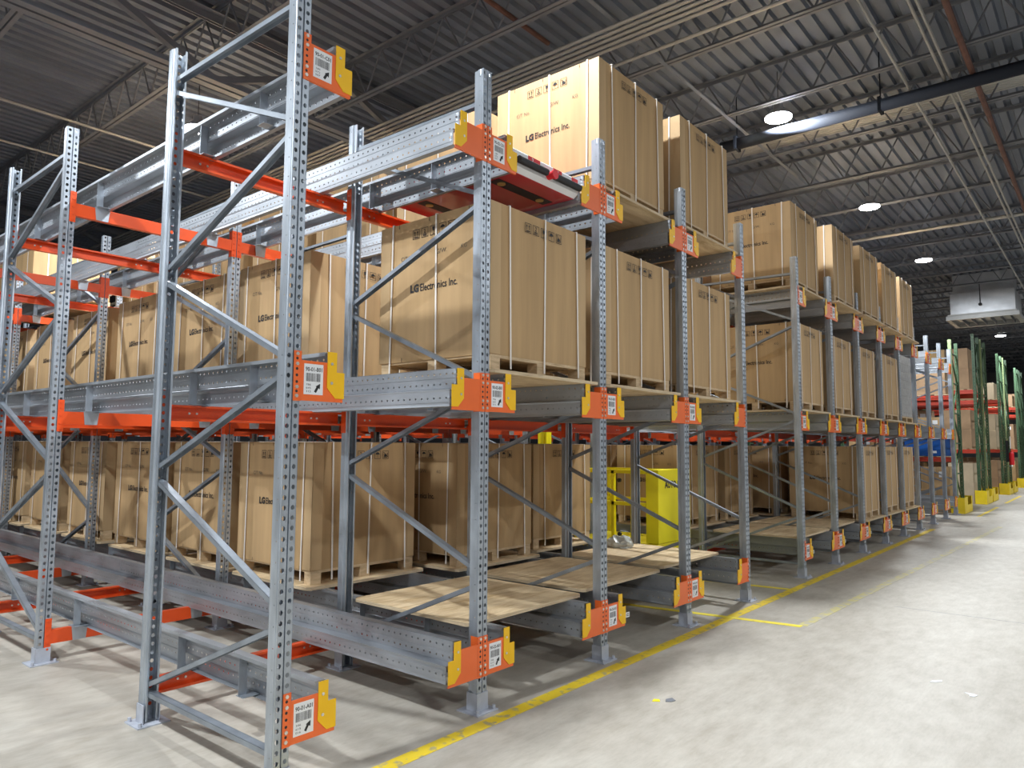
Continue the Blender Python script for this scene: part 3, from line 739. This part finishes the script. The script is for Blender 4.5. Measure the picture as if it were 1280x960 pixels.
# ---------------------------------------------------------------- shuttle on the top rails
def shuttle():
    t = thing('pallet_shuttle', 'flat red pallet shuttle on the top rails of the second lane', 'shuttle', (lane_c(1), 0.0, 3.31+0.345))
    w = 0.385
    link('chassis', MB().box(-w, w, 0.06, 1.28, -0.085, 0.075).mesh('chassis', M['red'], bevel=0.008), t)
    link('top_deck', MB().box(-w+0.03, w-0.03, 0.08, 1.26, 0.076, 0.092).mesh('shuttle_deck', M['redlight']), t)
    fp = link('front_panel', MB().prism([(0.058, -0.08), (0.020, -0.05), (0.020, 0.06), (0.058, 0.088)], 'x', -w, w).mesh('front_panel', M['paper']), t)
    fp['label'] = 'white front panel with red warning blocks'
    pr = MB(); z0, z1 = 0.02, 0.062
    for a, b in ((-0.24, -0.10), (0.06, 0.17), (0.30, 0.382)): pr.prism([(0.0195, z0), (0.0175, z0), (0.0175, z1), (0.0195, z1)], 'x', a, b)
    link('red_block', pr.mesh('red_blocks', M['redlight']), fp)
    pr = MB(); put_text(pr, '1', 0.03, (0.11, 0.0165, 0.026), (1, 0, 0), (0, 0, 1), 0.001); put_text(pr, '2', 0.03, (-0.20, 0.0165, 0.026), (1, 0, 0), (0, 0, 1), 0.001)
    link('number_print', pr.mesh('number_print', M['label']), fp)
    for a, b in ((-0.375, -0.05), (0.05, 0.375)):
        bu = link('bumper', MB().tube((a, -0.005, -0.012), (b, -0.005, -0.012), 0.026, 12).mesh('bumper', M['black'], smooth=False), t); bu['label'] = 'black rubber bumper roll'
    bt = link('stop_button', MB().tube((0, 0.02, -0.02), (0, -0.035, -0.02), 0.028, 12).tube((0, -0.035, -0.02), (0, -0.05, -0.02), 0.036, 12).mesh('stop_button', M['redlight']), t); bt['label'] = 'round red stop button'
    for y in (0.22, 0.98):
        s = link('slot', MB().box(-w+0.06, w-0.06, y, y+0.10, -0.0875, -0.0855).mesh('slot', M['black']), t); s['label'] = 'black recessed strip under the body'
        for x in (-0.24, 0.22): link('disc', MB().tube((x, y+0.05, -0.0878), (x, y+0.05, -0.095), 0.032, 14).mesh('disc', M['brass']), s)
    for x in (-0.405, 0.405):
        for y in (0.16, 0.45, 0.85, 1.15): link('wheel', MB().tube((x-0.015, y, 0.034), (x+0.015, y, 0.034), 0.045, 14).mesh('wheel', M['black']), t)
shuttle()

# ---------------------------------------------------------------- yellow maintenance cage in the gap
def cage():
    x0, x1, y0, y1 = 5.98, 6.84, 1.22, 2.45
    t = thing('maintenance_cage', 'bright yellow maintenance cage standing in the gap between the racks', 'cage', (x0, y0, 0))
    w, d = x1-x0, y1-y0
    link('base', MB().box(0, w, 0, d, 0.06, 0.46).mesh('cage_base', M['lemon'], bevel=0.01), t)
    for x in (0.06, w-0.14):
        for y in (0.06, d-0.14): link('foot', MB().box(x, x+0.08, y, y+0.08, 0, 0.06).mesh('cage_foot', M['black']), t)
    for x in (0.02, w-0.02):
        for y in (0.35, d-0.02): link('corner_post', MB().box(x-0.025, x+0.025, y-0.025, y+0.025, 0.46, 1.34).mesh('cage_post', M['lemon']), t)
    link('corner_post', MB().box(0.0, 0.05, 0.62, 0.66, 0.46, 1.34).mesh('cage_post', M['lemon']), t)
    for z in (1.33, 0.93):
        for x in (0.02, w-0.02): link('side_rail', MB().box(x-0.02, x+0.02, 0.165, d, z-0.025, z+0.02).mesh('cage_rail', M['lemon']), t)
        link('back_rail', MB().box(-0.35, w, d-0.04, d, z-0.02, z+0.02).mesh('cage_rail', M['lemon']), t)
    p = link('front_panel', MB().box(0.0, w, -0.012, 0.16, 0.465, 1.36).mesh('cage_panel', M['lemon'], bevel=0.006), t)
    pr = MB(); put_text(pr, 'AUTO', 0.085, (0.17, -0.014, 1.135), (1, 0, 0), (0, 0, 1), 0.004, fit=0.30); put_text(pr, 'MHA', 0.085, (0.49, -0.014, 1.135), (1, 0, 0), (0, 0, 1), -0.001, fit=0.24)
    link('panel_lettering', pr.mesh('panel_lettering', M['ink']), p)
    for z in (0.55, 1.22): link('knob', MB().tube((-0.012, 0.52, z), (-0.045, 0.52, z), 0.025, 10).mesh('knob', M['black']), t)
    b = MB(); rnd = random.Random(3)
    tag(link('plastic_bag', bag_mesh(), None, (5.28, 1.33, 0.4935)), 'crumpled clear plastic bundle on the bare board before the yellow cage', 'bag')
def bag_mesh():
    bm = bmesh.new(); bmesh.ops.create_icosphere(bm, subdivisions=3, radius=1.0); rnd = random.Random(5)
    for v in bm.verts:
        k = 1+rnd.uniform(-0.14, 0.14); v.co = Vector((v.co.x*0.13*k, v.co.y*0.15*k, max(0.0, (v.co.z+0.45)*0.09*k)))
    me = bpy.data.meshes.new('plastic_bag'); bm.to_mesh(me); bm.free(); me.materials.append(M['greypl']); return me
cage()
for x, y, lab in ((6.55, 3.35, 'tall yellow steel mast behind the yellow cage, nearer one'), (6.80, 3.60, 'tall yellow steel mast behind the yellow cage, farther one')):
    t = thing('yellow_mast', lab, 'mast', (x, y, 0))
    link('column', MB().box(-0.06, 0.06, -0.05, 0.05, 0.012, 2.3).box(-0.075, 0.075, -0.01, 0.01, 0.012, 2.3).mesh('column', M['lemon']), t)
    link('base_plate', MB().box(-0.11, 0.11, -0.11, 0.11, 0, 0.012).mesh('mast_base', M['lemon']), t)

# ---------------------------------------------------------------- green selective racks at the far end
def gpost(hh):
    mb = MB(); perf(mb, (-0.05, -0.0, 0.0), (1, 0, 0), (0, 0, 1), 0.10, hh, [0.028, 0.072], 0.10, 0.014)
    for s in (-1, 1): perf(mb, (s*0.05, 0, 0), (0, 1, 0), (0, 0, 1), 0.075, hh, [0.037], 0.10, 0.013)
    return mb.mesh('green_post', None, solid=0.003)
def gframe(x, y, w, hh, lab, mk, guard=True, glab=''):
    t = thing('green_upright_frame', lab, 'rack frame', (x, y, 0), None)
    for dx, k in ((0.05, mk), (w-0.05, 'green')):
        me = GP[hh].copy(); me.materials.clear(); me.materials.append(M[k]); link('post', me, t, (dx, 0, 0))
    z, s = 0.25, 0
    while z+0.75 < hh:
        a, b = (0.09, w-0.09) if s else (w-0.09, 0.09)
        link('brace', MB().bar((a, 0.035, z), (b, 0.035, z+0.7), 0.035, 0.03, (0, 1, 0)).mesh('brace', M['green']), t)
        link('strut', MB().bar((0.09, 0.035, z+0.73), (w-0.09, 0.035, z+0.73), 0.035, 0.03, (0, 1, 0)).mesh('strut', M['green']), t); z += 0.78; s = 1-s
    if guard:
        g = MB(); a = -0.13
        g.box(-0.10, w+0.10, a-0.012, a, 0.0, 0.20); g.box(-0.10, 0.38*w, a-0.012, a, 0.20, 0.40); g.box(w-0.02, w+0.10, a-0.012, a, 0.20, 0.40)
        g.box(-0.112, -0.10, a-0.012, 0.16, 0.0, 0.40); g.box(w+0.10, w+0.112, a-0.012, 0.16, 0.0, 0.40)
        g.box(-0.10, w+0.10, a, 0.16, 0.0, 0.010)
        tag(link('rack_guard', g.mesh('rack_guard', M['guard']), None, (x, y-0.02, 0.002)), glab, 'guard')
        t.location.z = 0.014
def gbeam(x, y0, y1, z, lab, m='redbeam'):
    mb = MB(); mb.box(-0.02, 0.02, y0+0.06, y1-0.03, z-0.12, z); mb.box(-0.026, -0.02, y0+0.06, y1-0.03, z-0.055, z-0.035)
    t = thing('rack_beam', lab, 'beam', (x, 0, 0), 'red beams of the far green racks')
    link('beam_body', mb.mesh('rack_beam', M[m]), t)
    for y in (y0+0.04, y1-0.03): link('end_connector', MB().box(-0.03, 0.03, y, y+0.02, z-0.18, z+0.03).mesh('end_connector', M[m]), t)
GP = {4.45: gpost(4.45), 5.1: gpost(5.1)}
far = [(19.55, 1.05, 4.45, 'first'), (23.65, 1.05, 5.1, 'second'), (25.1, 1.05, 5.1, 'third'), (29.5, 1.1, 5.1, 'fourth'), (31.1, 1.1, 5.1, 'fifth'), (35.6, 1.1, 5.1, 'sixth'), (37.2, 1.1, 5.1, 'seventh')]
for n, (x, w, hh, od) in enumerate(far):
    gframe(x, 0.05, w, hh, 'green end frame of the %s far rack beyond the shuttle rack' % od, 'green_light' if n in (0, 2, 4) else 'green', True, 'yellow guard at the foot of the %s green rack frame' % od)
    gframe(x, 2.75, w, hh, 'green inner frame of the %s far rack, behind its end frame' % od, 'green', False)
    if n == 0: gframe(x, 5.45, w, hh, 'deepest green frame of the first far rack', 'green', False)
    for li, z in enumerate((1.42, 3.02) if n == 0 else (1.62, 3.10, 3.42)):
        for fx, fn in ((x+0.05, 'near'), (x+w-0.05, 'back')):
            gbeam(fx, 0.05, 2.75, z, 'red beam at level %s of the %s far rack, %s face' % (('one', 'two', 'three')[li], od, fn))
            if n == 0: gbeam(fx, 2.75, 5.45, z, 'red beam at level %s of the first far rack, %s face, deeper bay' % (('one', 'two', 'three')[li], fn))
def plain_box(x, y, z, w, d, h, m, lab, cat='box', grp=None):
    t = thing('carton' if cat == 'box' else cat, lab, cat, (x, y, z), grp)
    link('carton_body', MB().box(0, w, 0, d, 0, h).mesh('plain_carton', M[m], bevel=0.006), t)
    tp = link('packing_tape', MB().box(-0.001, w+0.001, d/2-0.025, d/2+0.025, h-0.12, h+0.0008).mesh('packing_tape', M['card3' if m != 'card3' else 'card2']), t)
    if (int(z*10)+int(y*10)) % 2: link('paper_label', MB().box(-0.003, -0.0005, d*0.15, d*0.35, h*0.55, h*0.8).mesh('paper_label', M['paper']), t)
def decking(x, w, y0, y1, z, lab):
    mb = MB(); y = y0
    while y < y1-0.1: mb.box(0.02, w-0.02, y, y+0.12, 0, 0.018); y += 0.2
    tag(link('shelf_boards', mb.mesh('shelf_boards', M['pine']), None, (x, 0, z)), lab, 'shelf')
for n, (x, w, hh, od) in enumerate(far):
    zs = (1.42, 3.02) if n == 0 else (1.62, 3.42)
    for li, z in enumerate(zs): decking(x, w, 0.16, 2.68, z+0.0005, 'slatted wooden shelf on %s beams of the %s far rack' % (('lower', 'upper')[li], od))
    rnd = random.Random(n+11)
    for li, z in enumerate((0.0,)+zs):
        y = 0.22 if li or n == 0 else 0.22
        z = z+0.019 if z else 0.0
        k = 0
        while y < 2.1:
            d = rnd.uniform(0.55, 0.8); h = rnd.uniform(0.45, 0.68)
            if n == 0 and li == 1 and k == 0:
                t = thing('plastic_tote', 'blue plastic tote on the lower shelf of the first far rack', 'tote', (x+0.02, 0.28, z))
                link('tote_body', MB().box(0, 0.8, 0, 0.95, 0, 0.50).mesh('tote_body', M['blue'], bevel=0.02), t)
                link('tote_rim', MB().box(-0.02, 0.82, -0.02, 0.97, 0.44, 0.48).mesh('tote_rim', M['blue']), t)
                link('paper_label', MB().box(-0.003, -0.0005, 0.2, 0.4, 0.08, 0.14).mesh('tote_label', M['paper']), t)
                y = 1.35; k += 1; continue
            m = rnd.choice(('card2', 'card2', 'card3', 'card'))
            lvn = ('on the floor', 'on the lower shelf', 'on the upper shelf')[li]
            plain_box(x+0.02, y, z, w-0.15, d, h, m, 'brown carton %s of the %s far rack, %s from the aisle' % (lvn, od, ORD[k]), 'box', 'cartons in the far racks')
            if li < 2 or n == 1:
                plain_box(x+0.04, y+0.01, z+h+0.0015, w-0.18, d-0.02, min(0.62, h), m, 'brown carton stacked on another, %s of %s far rack, %s from aisle' % (lvn, od, ORD[k]), 'box', 'stacked cartons in the far racks')
            y += d+0.05; k += 1
# fire extinguisher hanging on a far post
fe = thing('fire_extinguisher', 'small red fire extinguisher with white sign on a far green post', 'extinguisher', (30.55, -0.12, 1.05))
link('cylinder', MB().tube((0, 0, 0), (0, 0, 0.42), 0.08, 14).tube((0, 0, 0.42), (0, 0, 0.50), 0.08, 14, 0.03).mesh('cylinder', M['redlight'], smooth=False), fe)
link('sign', MB().box(-0.10, 0.10, 0.02, 0.03, 0.60, 1.05).mesh('sign', M['paper']), fe)
link('bracket', MB().box(-0.03, 0.03, 0.08, 0.165, 0.1, 0.9).mesh('extinguisher_bracket', M['black']), fe)

# ---------------------------------------------------------------- duct unit
du = thing('duct_unit', 'silver sheet-metal duct box hanging under the far ceiling', 'duct', (24.0, -0.15, 5.80))
link('duct_body', MB().box(0, 1.9, -0.86, 0.82, 0.0, 0.66).mesh('duct_body', M['duct']), du)
link('edge_trim', MB().box(-0.03, 1.93, -0.90, 0.90, -0.03, 0.01).mesh('edge_trim', M['pipe_white']), du)
mb = MB()
for a, b in ((0.0, 0.12), (1.78, 1.9)): mb.box(a, b, -0.95, 0.95, -0.16, -0.032)
for a, b in ((-0.95, -0.83), (0.83, 0.95)): mb.box(0.12, 1.78, a, b, -0.16, -0.032)
link('diffuser', mb.mesh('diffuser', M['pipe_white']), du)
for i in range(6): link('louver', MB().box(0.12, 1.78, -0.70+i*0.25, -0.68+i*0.25, -0.15, -0.04).mesh('louver', M['joist']), du)
link('riser_duct', MB().box(0.4, 1.5, -0.8, 0.8, 0.66, CEIL-5.80).mesh('riser_duct', M['duct']), du)
link('hanger', MB().tube((-0.05, 0.02, 0.25), (-0.05, 0.02, 0.95), 0.012, 6).tube((-0.06, 0.02, 0.25), (-0.03, 0.02, 0.25), 0.05, 10).mesh('hanger', M['black']), du)

# ---------------------------------------------------------------- litter on the floor
def scrap(lab, x, y, pts, m):
    mb = MB(); mb.prism(pts, 'z', 0.0, 0.004); tag(link('paper_scrap', mb.mesh('paper_scrap', M[m]), None, (x, y, 0)), lab, 'scrap')
scrap('white torn paper scrap on the floor, left of the two', 3.97, -2.05, [(-0.04, 0.03), (0.01, 0.02), (0.06, -0.03), (0.02, -0.035), (-0.02, 0.0)], 'paper')
scrap('white torn paper scrap on the floor, right of the two', 3.80, -2.29, [(-0.03, 0.01), (0.00, 0.015), (0.03, 0.05), (0.035, 0.0), (0.02, -0.03), (-0.02, -0.02)], 'paper')
scrap('small yellow scrap on the floor beside a grey one', 2.33, -0.74, [(-0.03, 0.02), (0.01, 0.03), (0.03, 0.0), (0.0, -0.02)], 'lemon')
scrap('small crumpled grey scrap beside the yellow one', 2.39, -0.80, [(-0.04, 0.01), (0.0, 0.03), (0.05, 0.01), (0.02, -0.03), (-0.02, -0.02)], 'joist')
